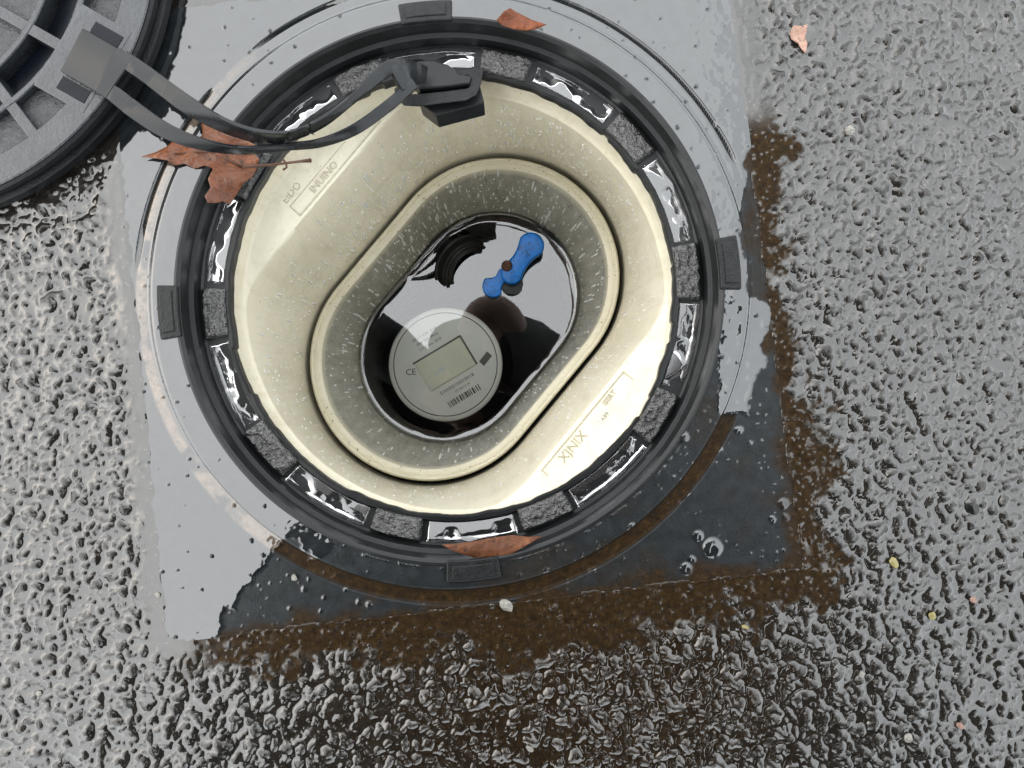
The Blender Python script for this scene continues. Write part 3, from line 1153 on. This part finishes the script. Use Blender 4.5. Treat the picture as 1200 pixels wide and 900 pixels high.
def wing(p0, r0, p1, r1, z0, z1, th):
    """rounded bar: outline of two circles with a waist, thick th, sloping"""
    a, b = Vector(p0), Vector(p1)
    d = (b - a)
    L = d.length
    d.normalize()
    s = Vector((-d.y, d.x))
    pts = []
    n = 14
    for i in range(n + 1):
        an = math.pi / 2 + math.pi * i / n
        pts.append((a + d * (r0 * math.cos(an)) + s * (r0 * math.sin(an)), 0))
    waist = min(r0, r1) * 0.78
    for i in range(1, 6):
        t = i / 6
        wv = r0 * (1 - t) + r1 * t - math.sin(math.pi * t) * (0.5 * (r0 + r1) - waist)
        pts.append((a + d * (L * t) - s * wv, t))
    for i in range(n + 1):
        an = -math.pi / 2 + math.pi * i / n
        pts.append((b + d * (r1 * math.cos(an)) + s * (r1 * math.sin(an)), 1))
    for i in range(1, 6):
        t = 1 - i / 6
        wv = r0 * (1 - t) + r1 * t - math.sin(math.pi * t) * (0.5 * (r0 + r1) - waist)
        pts.append((a + d * (L * t) + s * wv, t))
    bm = bmesh.new()
    lo, hi = [], []
    for p, t in pts:
        tt = max(0, min(1, (Vector(p) - a).dot(d) / L))
        z = z0 * (1 - tt) + z1 * tt
        lo.append(bm.verts.new((p.x, p.y, z - th)))
        hi.append(bm.verts.new((p.x, p.y, z)))
    m = len(pts)
    bm.faces.new(lo[::-1])
    bm.faces.new(hi)
    for i in range(m):
        bm.faces.new((lo[i], lo[(i + 1) % m], hi[(i + 1) % m], hi[i]))
    return bm


def rel(u, v):
    p = at(u, v, hz) - pm
    return (p.x, p.y)


wg = bmobj('wing', wing(rel(600, 319), 0.0086, rel(622, 289), 0.0100, 0.020, 0.026, 0.009), MAT['blue'], hnd, smooth=True, bevel=0.0022, seg=3)
wg.data.set_sharp_from_angle(angle=R(50))
wg = bmobj('wing', wing(rel(590, 321), 0.0055, rel(578, 333), 0.0086, 0.016, 0.013, 0.009), MAT['blue'], hnd, smooth=True, bevel=0.0022, seg=3)
wg.data.set_sharp_from_angle(angle=R(50))
bl = lathe('bolt', [(0.0002, 0.0235), (0.0036, 0.0235), (0.0042, 0.0225), (0.0042, -0.03), (0.0002, -0.03)], MAT['rust'], hnd, 12)
bl.location = (*rel(594, 312), 0)
st = lathe('stem', [(0.0002, 0.012), (0.0085, 0.012), (0.0085, -0.060), (0.0002, -0.060)], MAT['coupling'], hnd, 24)
st.location = (*rel(600, 330), 0)

# ------------------------------------------------------------------ cover lid, lying on the asphalt
LC = at(-124, -57, 0.018)
lid = empty('cover_lid', (LC.x, LC.y, 0.0035), R(12))
tag(lid, 'round dark grey ribbed cover lid lying beside the open box', 'lid')
TOPZ = 0.024
lid.scale = (1, 1, 0.65)
lathe('skirt', [(0.118, 0.000), (0.1345, 0.000), (0.1365, 0.002), (0.1365, 0.010), (0.1335, 0.0115), (0.1335, 0.0165), (0.1352, 0.018), (0.1346, 0.0215), (0.1330, 0.0228), (0.1322, 0.0226)], MAT['skirt'], lid, 200)
lathe('rim', [(0.1322, 0.0200), (0.1326, TOPZ - 0.0006), (0.1318, TOPZ), (0.1190, TOPZ), (0.1182, TOPZ - 0.001), (0.1182, 0.016)], MAT['lid'], lid, 200)
lathe('deck', [(0.120, 0.0165), (0.0985, 0.0165), (0.0975, 0.0075), (0.0815, 0.0075), (0.0805, 0.0165), (0.001, 0.0165)], MAT['lid_pocket'], lid, 160)
lathe('channel', [(0.0974, 0.0080), (0.0816, 0.0080)], MAT['lid_channel'], lid, 120)
for r0, r1 in ((0.0972, 0.1005), (0.0780, 0.0815), (0.0440, 0.0475)):
    lathe('ring_rib', [(r1, 0.008), (r1, TOPZ - 0.0007), (r1 - 0.0006, TOPZ - 0.0001), (r0 + 0.0006, TOPZ - 0.0001), (r0, TOPZ - 0.0007), (r0, 0.008)], MAT['lid'], lid, 160)
lathe('hub', [(0.0002, TOPZ + 0.001), (0.013, TOPZ + 0.001), (0.014, TOPZ), (0.014, 0.010)], MAT['lid'], lid, 40)
# socket that the strap is threaded through
sp_ = at(107, 72, 0.026)
sd = Vector((sp_.x - LC.x, sp_.y - LC.y))
sa = math.atan2(sd.y, sd.x) - R(12)
sr = sd.length


def in_lid(r, t):
    return (math.cos(sa) * r - math.sin(sa) * t, math.sin(sa) * r + math.cos(sa) * t)


for k in range(16):
    a = sa + R(22.5 * k)
    hw = 0.0028
    for r0, r1 in ((0.1000, 0.1192), (0.0810, 0.0978), (0.0470, 0.0785), (0.010, 0.0445)):
        if (r0 < 0.02 and k % 2) or (k == 0 and r0 > 0.099):
            continue
        bm = prism([(r0, -hw), (r1, -hw), (r1, hw), (r0, hw)], 0.008, TOPZ - 0.0004)
        bm.transform(Matrix.Rotation(a, 4, 'Z'))
        bmobj('rib', bm, MAT['lid'], lid, bevel=0.0005)


blk = bmobj('strap_socket', prism([in_lid(sr - 0.024, -0.024), in_lid(sr + 0.0055, -0.024), in_lid(sr + 0.0055, 0.024), in_lid(sr - 0.024, 0.024)], 0.008, TOPZ + 0.0004), MAT['lid'], lid, bevel=0.0006)
for t0, t1 in ((-0.0195, -0.0125), (0.0125, 0.0195)):
    bmobj('slot', prism([in_lid(sr - 0.013, t0), in_lid(sr + 0.003, t0), in_lid(sr + 0.003, t1), in_lid(sr - 0.013, t1)], TOPZ - 0.004, TOPZ + 0.0009), MAT['lid_channel'], blk)

# ------------------------------------------------------------------ rubber tether strap between lid and ring
strap = empty('tether_strap', tuple(sp_))
tag(strap, 'black rubber tether strap looping from the lid to the ring', 'strap')


def catmull(pts, n):
    P = [pts[0]] + list(pts) + [pts[-1]]
    res = []
    for i in range(len(pts) - 1):
        p0, p1, p2, p3 = P[i:i + 4]
        for k in range(n):
            t = k / n
            res.append(0.5 * ((2 * p1) + (-p0 + p2) * t + (2 * p0 - 5 * p1 + 4 * p2 - p3) * t * t + (-p0 + 3 * p1 - 3 * p2 + p3) * t ** 3))
    res.append(pts[-1])
    return res


# each edge line of the strap: (u, v, z)
def band(name, e1, e2, th=0.0020):
    n = 10
    A1 = catmull([at(*p) - sp_ for p in e1], n)
    A2 = catmull([at(*p) - sp_ for p in e2], n)
    bm = bmesh.new()
    rows = []
    m = len(A1)
    for i in range(m):
        tdir = (A1[min(i + 1, m - 1)] - A1[max(i - 1, 0)])
        nor = (A2[i] - A1[i]).cross(tdir)
        nor.normalize()
        if nor.z < 0:
            nor = -nor
        h = nor * th * 0.5
        rows.append([bm.verts.new(p) for p in (A1[i] + h, A2[i] + h, A2[i] - h, A1[i] - h)])
    for i in range(m - 1):
        for k in range(4):
            bm.faces.new((rows[i][k], rows[i][(k + 1) % 4], rows[i + 1][(k + 1) % 4], rows[i + 1][k]))
    bm.faces.new(rows[0])
    bm.faces.new(rows[-1][::-1])
    o = bmobj(name, bm, MAT['rubber'], strap, smooth=True, bevel=0.0004, seg=1)
    o.data.set_sharp_from_angle(angle=R(45))
    return o


# tab threaded over the lid's bar
band('tab', [(98, 34, .0212), (118, 45.3, .0220), (138, 56.7, .0230), (158, 68, .0240)], [(72, 84, .0212), (90, 94.7, .0220), (108, 105.3, .0230), (126, 116, .0240)], 0.0026)
# upper (right-hand) band
band('band', [(149, 60, .0237), (185, 85, .0262), (222, 112, .0300), (262, 138, .0350), (300, 152, .0345), (340, 154, .0330), (375, 139, .0310), (410, 112, .0280), (436, 84, .0210), (456, 70, .0150), (474, 70, .0100)],
     [(141, 78, .0237), (172, 100, .0258), (212, 130, .0270), (255, 152, .0270), (298, 165, .0250), (338, 164, .0230), (377, 149, .0240), (414, 122, .0250), (444, 98, .0190), (462, 87, .0130), (478, 84, .0085)])
# lower (left-hand) band
band('band', [(132, 97, .0237), (165, 122, .0262), (200, 146, .0282), (240, 163, .0290), (285, 172, .0270), (330, 168, .0235), (372, 163, .0225), (410, 147, .0220), (446, 122, .0170), (468, 104, .0120), (482, 92, .0085)],
     [(121, 112, .0237), (150, 136, .0256), (190, 161, .0256), (234, 175, .0245), (283, 180, .0220), (331, 176, .0195), (377, 172, .0190), (420, 157, .0190), (456, 132, .0150), (475, 116, .0110), (490, 103, .0080)])
band('end_joint', [(452, 71, .0150), (470, 69, .0100), (486, 73, .0050), (500, 79, .0000)], [(470, 108, .0118), (480, 103, .0085), (488, 99, .0040), (498, 97, -.0005)], 0.0030)


# buckle hooked round the ring
def ring_loop(name, outer, inner, z, th, mat, parent):
    bm = bmesh.new()
    n = len(outer)
    L = []
    for zz in (z, z - th):
        L.append([bm.verts.new(at(u, v, zz) - sp_) for u, v in outer])
        L.append([bm.verts.new(at(u, v, zz) - sp_) for u, v in inner])
    for i in range(n):
        j = (i + 1) % n
        bm.faces.new((L[0][i], L[0][j], L[1][j], L[1][i]))
        bm.faces.new((L[2][i], L[2][j], L[3][j], L[3][i]))
        bm.faces.new((L[0][i], L[0][j], L[2][j], L[2][i]))
        bm.faces.new((L[1][i], L[1][j], L[3][j], L[3][i]))
    return bmobj(name, bm, mat, parent, smooth=False, bevel=0.0005)


ring_loop('buckle', [(462, 104), (464, 116), (474, 124), (492, 125), (520, 121), (546, 118), (558, 112), (564, 98), (567, 80), (556, 78), (530, 84), (480, 92)],
          [(473, 105), (473, 109), (475, 110), (492, 110), (520, 107), (543, 104), (549, 103), (550, 100), (551, 90), (548, 88), (530, 92), (482, 99)],
          -0.0085, 0.0045, MAT['lug'], strap)
o = bmobj('tongue', prism([at(u, v, -0.020).xy - sp_.xy for u, v in ((488, 100), (560, 92), (568, 124), (512, 139), (492, 124))], -0.034 - sp_.z, -0.016 - sp_.z), MAT['black'], strap, bevel=0.0006)
o = bmobj('hook', prism([at(u, v, -0.010).xy - sp_.xy for u, v in ((476, 78), (492, 74), (508, 73), (526, 79), (538, 89), (553, 92), (551, 101), (530, 104), (492, 107), (482, 98))], -0.018 - sp_.z, -0.0066 - sp_.z), MAT['black'], strap, bevel=0.0008)


# ------------------------------------------------------------------ leaves
def leaf_mesh(name, outline_px, zfun, mat, parent, sub=3, th=0.0005):
    """outline given on the ground picture plan, real height from zfun(x, y)"""
    pts = [at(u, v, 0) for u, v in outline_px]
    bm = bmesh.new()
    vs = [bm.verts.new(p) for p in pts]
    f = bm.faces.new(vs)
    bmesh.ops.triangulate(bm, faces=[f])
    for _ in range(sub):
        bmesh.ops.subdivide_edges(bm, edges=[e for e in bm.edges if e.calc_length() > 0.0022], cuts=1, use_grid_fill=False)
        bmesh.ops.triangulate(bm, faces=bm.faces[:])
    for v in bm.verts:
        u0 = v.co.copy()
        z = zfun(u0.x, u0.y)
        k = (CAM_Z - z) / CAM_Z
        v.co = Vector((u0.x * k, u0.y * k, z))
    base = parent.location
    for v in bm.verts:
        v.co -= base
    ge = bmesh.ops.solidify(bm, geom=bm.faces[:], thickness=th)
    o = bmobj(name, bm, mat, parent, smooth=True)
    return o


def n2(x, y, s, seed):
    return float(vnoise(np.array([x]), np.array([y]), s, seed)[0]) - 0.5


# maple leaf draped over the edge of the ring, under the strap
ml = empty('maple_leaf', tuple(at(243, 190, 0.004)))
tag(ml, 'wet red brown maple leaf draped over the ring under the strap', 'leaf')


def z_maple(x, y):
    r = math.hypot(x - BC.x, y - BC.y)
    z = 0.0042
    if r < 0.1455:
        z -= (0.1455 - r) * 0.40
    z += 0.0050 * n2(x, y, 0.018, 11) + 0.0028 * n2(x, y, 0.007, 12)
    return z


OUT = [(166, 184), (182, 179), (196, 172), (205, 164), (216, 170), (228, 168), (238, 158), (236, 142), (250, 146), (262, 152), (276, 158), (288, 164), (300, 170),
       (297, 180), (304, 186), (301, 198), (296, 208), (286, 214), (280, 224), (270, 240), (262, 236), (254, 238), (244, 238), (240, 230), (247, 220), (244, 210), (250, 198),
       (240, 194), (228, 198), (216, 192), (206, 194), (196, 188), (184, 186)]
leaf_mesh('blade', OUT, z_maple, MAT['maple'], ml)
path = [at(u, v, z) - ml.location for u, v, z in ((285, 196, .0035), (305, 194, -.004), (320, 193, -.006), (336, 191, -.006), (352, 189, -.005), (364, 188, -.003))]
V, F = tube_mesh(path, [0.0010, 0.0008, 0.0007, 0.0007, 0.0007, 0.0012])
meshobj('stem', V, F, MAT['twig'], ml)
path = [at(u, v, z) - ml.location for u, v, z in ((331, 186, -.004), (335, 191, -.0055), (336, 196, -.007), (332, 199, -.008))]
V, F = tube_mesh(path, 0.0006)
meshobj('stem_scar', V, F, MAT['twig'], ml)
path = [at(u, v, z_maple(at(u, v, 0).x, at(u, v, 0).y) + 0.0006) - ml.location for u, v in ((284, 196), (268, 188), (250, 178), (230, 178), (205, 180))]
V, F = tube_mesh(path, [0.0007, 0.0006, 0.0005, 0.0004, 0.0003], 6)
meshobj('midrib', V, F, MAT['twig'], ml)

l2 = empty('dead_leaf', tuple(at(610, 25, 0.003)))
tag(l2, 'small orange brown leaf at the top edge of the ring', 'leaf', 'dead leaves on the ring')


def z2(x, y):
    return 0.0056 + 0.007 * n2(x, y, 0.012, 21) + 0.003 * n2(x, y, 0.005, 22)


leaf_mesh('blade', [(582, 24), (590, 14), (598, 10), (604, 14), (612, 18), (624, 24), (640, 29), (630, 34), (616, 36), (604, 35), (594, 32), (588, 30)], z2, MAT['leaf2'], l2)
l3 = empty('dead_leaf', tuple(at(575, 642, 0.0)))
tag(l3, 'narrow dull brown leaf lying across the bottom of the ring', 'leaf', 'dead leaves on the ring')


def z3(x, y):
    p = at(575, 642, 0)
    return 0.0030 - abs(y - p.y) * 0.25 + 0.0022 * n2(x, y, 0.012, 31) + 0.001 * n2(x, y, 0.004, 32)


leaf_mesh('blade', [(518, 638), (534, 637), (552, 635), (575, 630), (600, 627), (620, 629), (636, 628), (622, 636), (606, 645), (594, 652), (580, 656), (562, 655), (545, 650), (530, 645)], z3, MAT['leaf3'], l3)
l4 = empty('leaf_scrap', tuple(at(935, 42, 0.002)))
tag(l4, 'small faded pink leaf scrap on the asphalt near the plate corner', 'leaf')


def z4(x, y):
    return 0.0022 + 0.002 * n2(x, y, 0.006, 41)


leaf_mesh('blade', [(925, 38), (930, 30), (938, 31), (946, 29), (945, 38), (943, 44), (946, 52), (944, 63), (939, 58), (935, 51), (927, 46)], z4, MAT['leaf4'], l4)


# ------------------------------------------------------------------ loose grit
def chip(u, v, rad, mat, label, seed, flat=0.6, name='stone_chip', cat='stone'):
    rs = random.Random(seed)
    bm = bmesh.new()
    bmesh.ops.create_icosphere(bm, subdivisions=2, radius=1)
    pl = [(Vector((rs.uniform(-1, 1), rs.uniform(-1, 1), rs.uniform(-.6, 1))).normalized(), rs.uniform(0.55, 0.85)) for _ in range(7)]
    for vv in bm.verts:
        for nrm, d in pl:
            e = vv.co.dot(nrm) - d
            if e > 0:
                vv.co -= nrm * e
    rr = rad * 0.00034
    ex = rs.uniform(0.8, 1.25)
    bm.transform(Matrix.Rotation(rs.uniform(0, 6), 4, 'Z') @ Matrix.Diagonal((rr * ex, rr / ex, rr * flat, 1)))
    p = at(u, v, 0.001)
    o = bmobj(name, bm, MAT[mat], None)
    o.location = (p.x, p.y, 0.0004 + rr * flat * 0.5)
    tag(o, label, cat, 'loose chips on the asphalt')
    return o


chip(996, 153, 9, 'white_chip', 'white stone chip on the asphalt near the upper right', 1, 0.8)
chip(1048, 659, 9, 'yellow_chip', 'bright yellow chip on the asphalt right of the plate', 2, 0.4)
chip(1093, 722, 7, 'yellow_chip', 'dull yellow chip below the bright yellow chip', 3, 0.5)
chip(1065, 865, 8, 'white_chip', 'pale stone chip near the lower right corner', 4, 0.7)
chip(1141, 703, 6, 'pink_chip', 'pinkish stone chip at the right edge of the asphalt', 5)
chip(873, 735, 5, 'yellow_chip', 'small yellow chip just below the plate corner', 6)
chip(345, 677, 6, 'white_chip', 'white stone chip at the edge of the bare plate corner', 7, 0.8)
chip(185, 697, 5, 'white_chip', 'pale chip left of the plate corner', 8, 0.8)
chip(1139, 596, 11, 'dark_chip', 'black pebble on the asphalt at the right', 9, 0.5, 'pebble')
chip(621, 877, 6, 'white_chip', 'tiny pale chip at the bottom of the asphalt', 10)
chip(1010, 790, 6, 'white_chip', 'pale chip between the yellow chips and the bottom edge', 11)
chip(1125, 850, 6, 'pink_chip', 'pinkish chip near the bottom right corner', 12)
chip(45, 813, 5, 'white_chip', 'pale chip in the lower left asphalt', 13)
chip(594, 710, 11, 'white_chip', 'pale lump in the brown silt below the ring', 14, 0.6)


# ------------------------------------------------------------------ the photographer, seen only as a reflection
def build_person():
    root = empty('person', (0.0, -0.42, 0.0))
    tag(root, 'crouching person in dark clothes holding a phone over the box', 'person')
    verts, radii, edges, mats = [], [], [], []

    def v(p, r, m=0):
        verts.append(Vector(p))
        radii.append(r)
        mats.append(m)
        return len(verts) - 1

    def chain(i0, pts):
        last = i0
        ids = []
        for p, r, m in pts:
            k = v(p, r, m)
            edges.append((last, k))
            last = k
            ids.append(k)
        return ids

    J, T, S, H, B = 0, 1, 2, 3, 4                # jacket, trousers, skin, hair, shoe
    pel = v((-0.01, -0.54, 0.36), 0.150, T)
    sp = chain(pel, [((-0.015, -0.42, 0.47), 0.150, J), ((-0.02, -0.27, 0.58), 0.160, J), ((-0.028, -0.12, 0.67), 0.150, J), ((-0.032, -0.04, 0.70), 0.130, J),
                     ((-0.034, 0.005, 0.712), 0.095, J)])
    chest, neck = sp[2], sp[-1]
    chain(neck, [((-0.036, 0.055, 0.705), 0.110, J), ((-0.038, 0.115, 0.690), 0.142, J), ((-0.038, 0.180, 0.668), 0.120, J)])
    for sx in (-1, 1):
        el = (-0.245, 0.135, 0.515) if sx < 0 else (0.225, 0.135, 0.525)
        wr = (-0.098, 0.02, 0.455) if sx < 0 else (0.100, 0.025, 0.455)
        arm = chain(chest, [((-0.028 + sx * 0.165, -0.055, 0.655), 0.090, J), ((-0.028 + sx * 0.195, 0.03, 0.60), 0.072, J), (el, 0.050, J),
                            (tuple((Vector(el) * 0.5 + Vector(wr) * 0.5)), 0.042, J), (wr, 0.027, S)])
        palm = chain(arm[-1], [((wr[0] - sx * 0.012, wr[1] - 0.005, 0.446), 0.024, S)])
        px = wr[0] - sx * 0.014
        for fi in range(4):
            y = wr[1] + 0.016 - fi * 0.019
            ln = (0.9, 1.0, 0.95, 0.8)[fi]
            chain(palm[-1], [((px - sx * 0.004, y, 0.4365), 0.0088, S), ((px - sx * 0.018 * ln, y, 0.4240), 0.0082, S), ((px - sx * 0.036 * ln, y, 0.4230), 0.0075, S)])
        chain(palm[-1], [((px - sx * 0.012, wr[1] - 0.030, 0.450), 0.0100, S), ((px - sx * 0.030, wr[1] - 0.034, 0.4480), 0.0090, S)])
        kx = -0.185 if sx < 0 else 0.275
        leg = chain(pel, [((-0.01 + sx * 0.10, -0.50, 0.375), 0.105, T), ((kx * 0.88, -0.32, 0.43), 0.092, T), ((kx, -0.135 if sx < 0 else -0.115, 0.475), 0.085, T),
                          ((kx * 0.93, -0.20, 0.33), 0.078, T), ((kx * 0.92, -0.33, 0.17), 0.058, T), ((kx * 0.92, -0.40, 0.085), 0.048, B),
                          ((kx * 0.97, -0.33, 0.050), 0.045, B), ((kx * 1.03, -0.25, 0.036), 0.032, B)])
        chain(leg[5], [((kx * 0.9, -0.44, 0.045), 0.040, B)])
    me = bpy.data.meshes.new('body')
    me.from_pydata([tuple(p - root.location) for p in verts], edges, [])
    tmp = bpy.data.objects.new('tmp_body', me)
    C.objects.link(tmp)
    sk = tmp.modifiers.new('skin', 'SKIN')
    sk.use_smooth_shade = True
    sub = tmp.modifiers.new('sub', 'SUBSURF')
    sub.levels = 2
    sub.render_levels = 2
    lay = me.skin_vertices[0].data if len(me.skin_vertices) else me.skin_vertices.new().data
    for i, r in enumerate(radii):
        lay[i].radius = (r, r)
        lay[i].use_root = (i == 0)
    bpy.context.view_layer.update()
    res = bpy.data.meshes.new_from_object(tmp.evaluated_get(bpy.context.evaluated_depsgraph_get()))
    bpy.data.objects.remove(tmp)
    res.name = 'body'
    res.materials.clear()
    for k in ('jacket', 'trousers', 'skin', 'hair', 'shoe'):
        res.materials.append(MAT[k])
    P = np.array([tuple(p - root.location) for p in verts])
    rad = np.array(radii)
    mm = np.array(mats)
    for p in res.polygons:
        d = np.linalg.norm(P - np.array(p.center), axis=1) / rad
        p.material_index = int(mm[int(np.argmin(d))])
    res.shade_smooth()
    o = bpy.data.objects.new('body', res)
    link(o, root)
    # face looking down out of the hood, with nose, mouth and eyes
    bm = bmesh.new()
    bmesh.ops.create_uvsphere(bm, u_segments=32, v_segments=24, radius=1)
    for q in bm.verts:
        x, y, z = q.co
        nose = math.exp(-((x / 0.16) ** 2 + ((y + 0.05) / 0.22) ** 2)) if z < 0 else 0
        sock = sum(math.exp(-(((x - e) / 0.2) ** 2 + ((y - 0.16) / 0.14) ** 2)) for e in (-0.42, 0.42)) if z < 0 else 0
        lips = math.exp(-((x / 0.28) ** 2 + ((y + 0.45) / 0.06) ** 2)) if z < 0 else 0
        chin = 1 - 0.22 * max(0, -y)
        q.co = Vector((x * 0.072 * chin, y * 0.098, z * 0.062 - nose * 0.024 + sock * 0.010 - lips * 0.006))
    f = bmobj('face', bm, MAT['skin'], root, smooth=True)
    f.location = Vector((-0.037, 0.115, 0.638)) - root.location
    for sx in (-1, 1):
        bm = bmesh.new()
        bmesh.ops.create_uvsphere(bm, u_segments=12, v_segments=8, radius=0.011)
        e = bmobj('eye', bm, MAT['lens'], f, smooth=True)
        e.location = Vector((sx * 0.030, 0.016, -0.040))
    return root


build_person()
ph = empty('phone', (0.0, 0.0, 0.4325))
tag(ph, 'dark smartphone held flat in both hands above the box', 'phone')
bmobj('shell', prism([(-0.077, -0.036), (0.077, -0.036), (0.077, 0.036), (-0.077, 0.036)], 0, 0.008), MAT['phone'], ph, bevel=0.003, seg=3)
bmobj('screen', prism([(-0.073, -0.033), (0.073, -0.033), (0.073, 0.033), (-0.073, 0.033)], 0.0078, 0.0084), MAT['lens'], ph)
for k, yy in enumerate((0.010, -0.010)):
    o = lathe('lens', [(0.0002, -0.0018), (0.0055, -0.0018), (0.006, -0.0012), (0.006, 0.001)], MAT['lens'], ph, 24)
    o.location = (0.0, yy, 0)
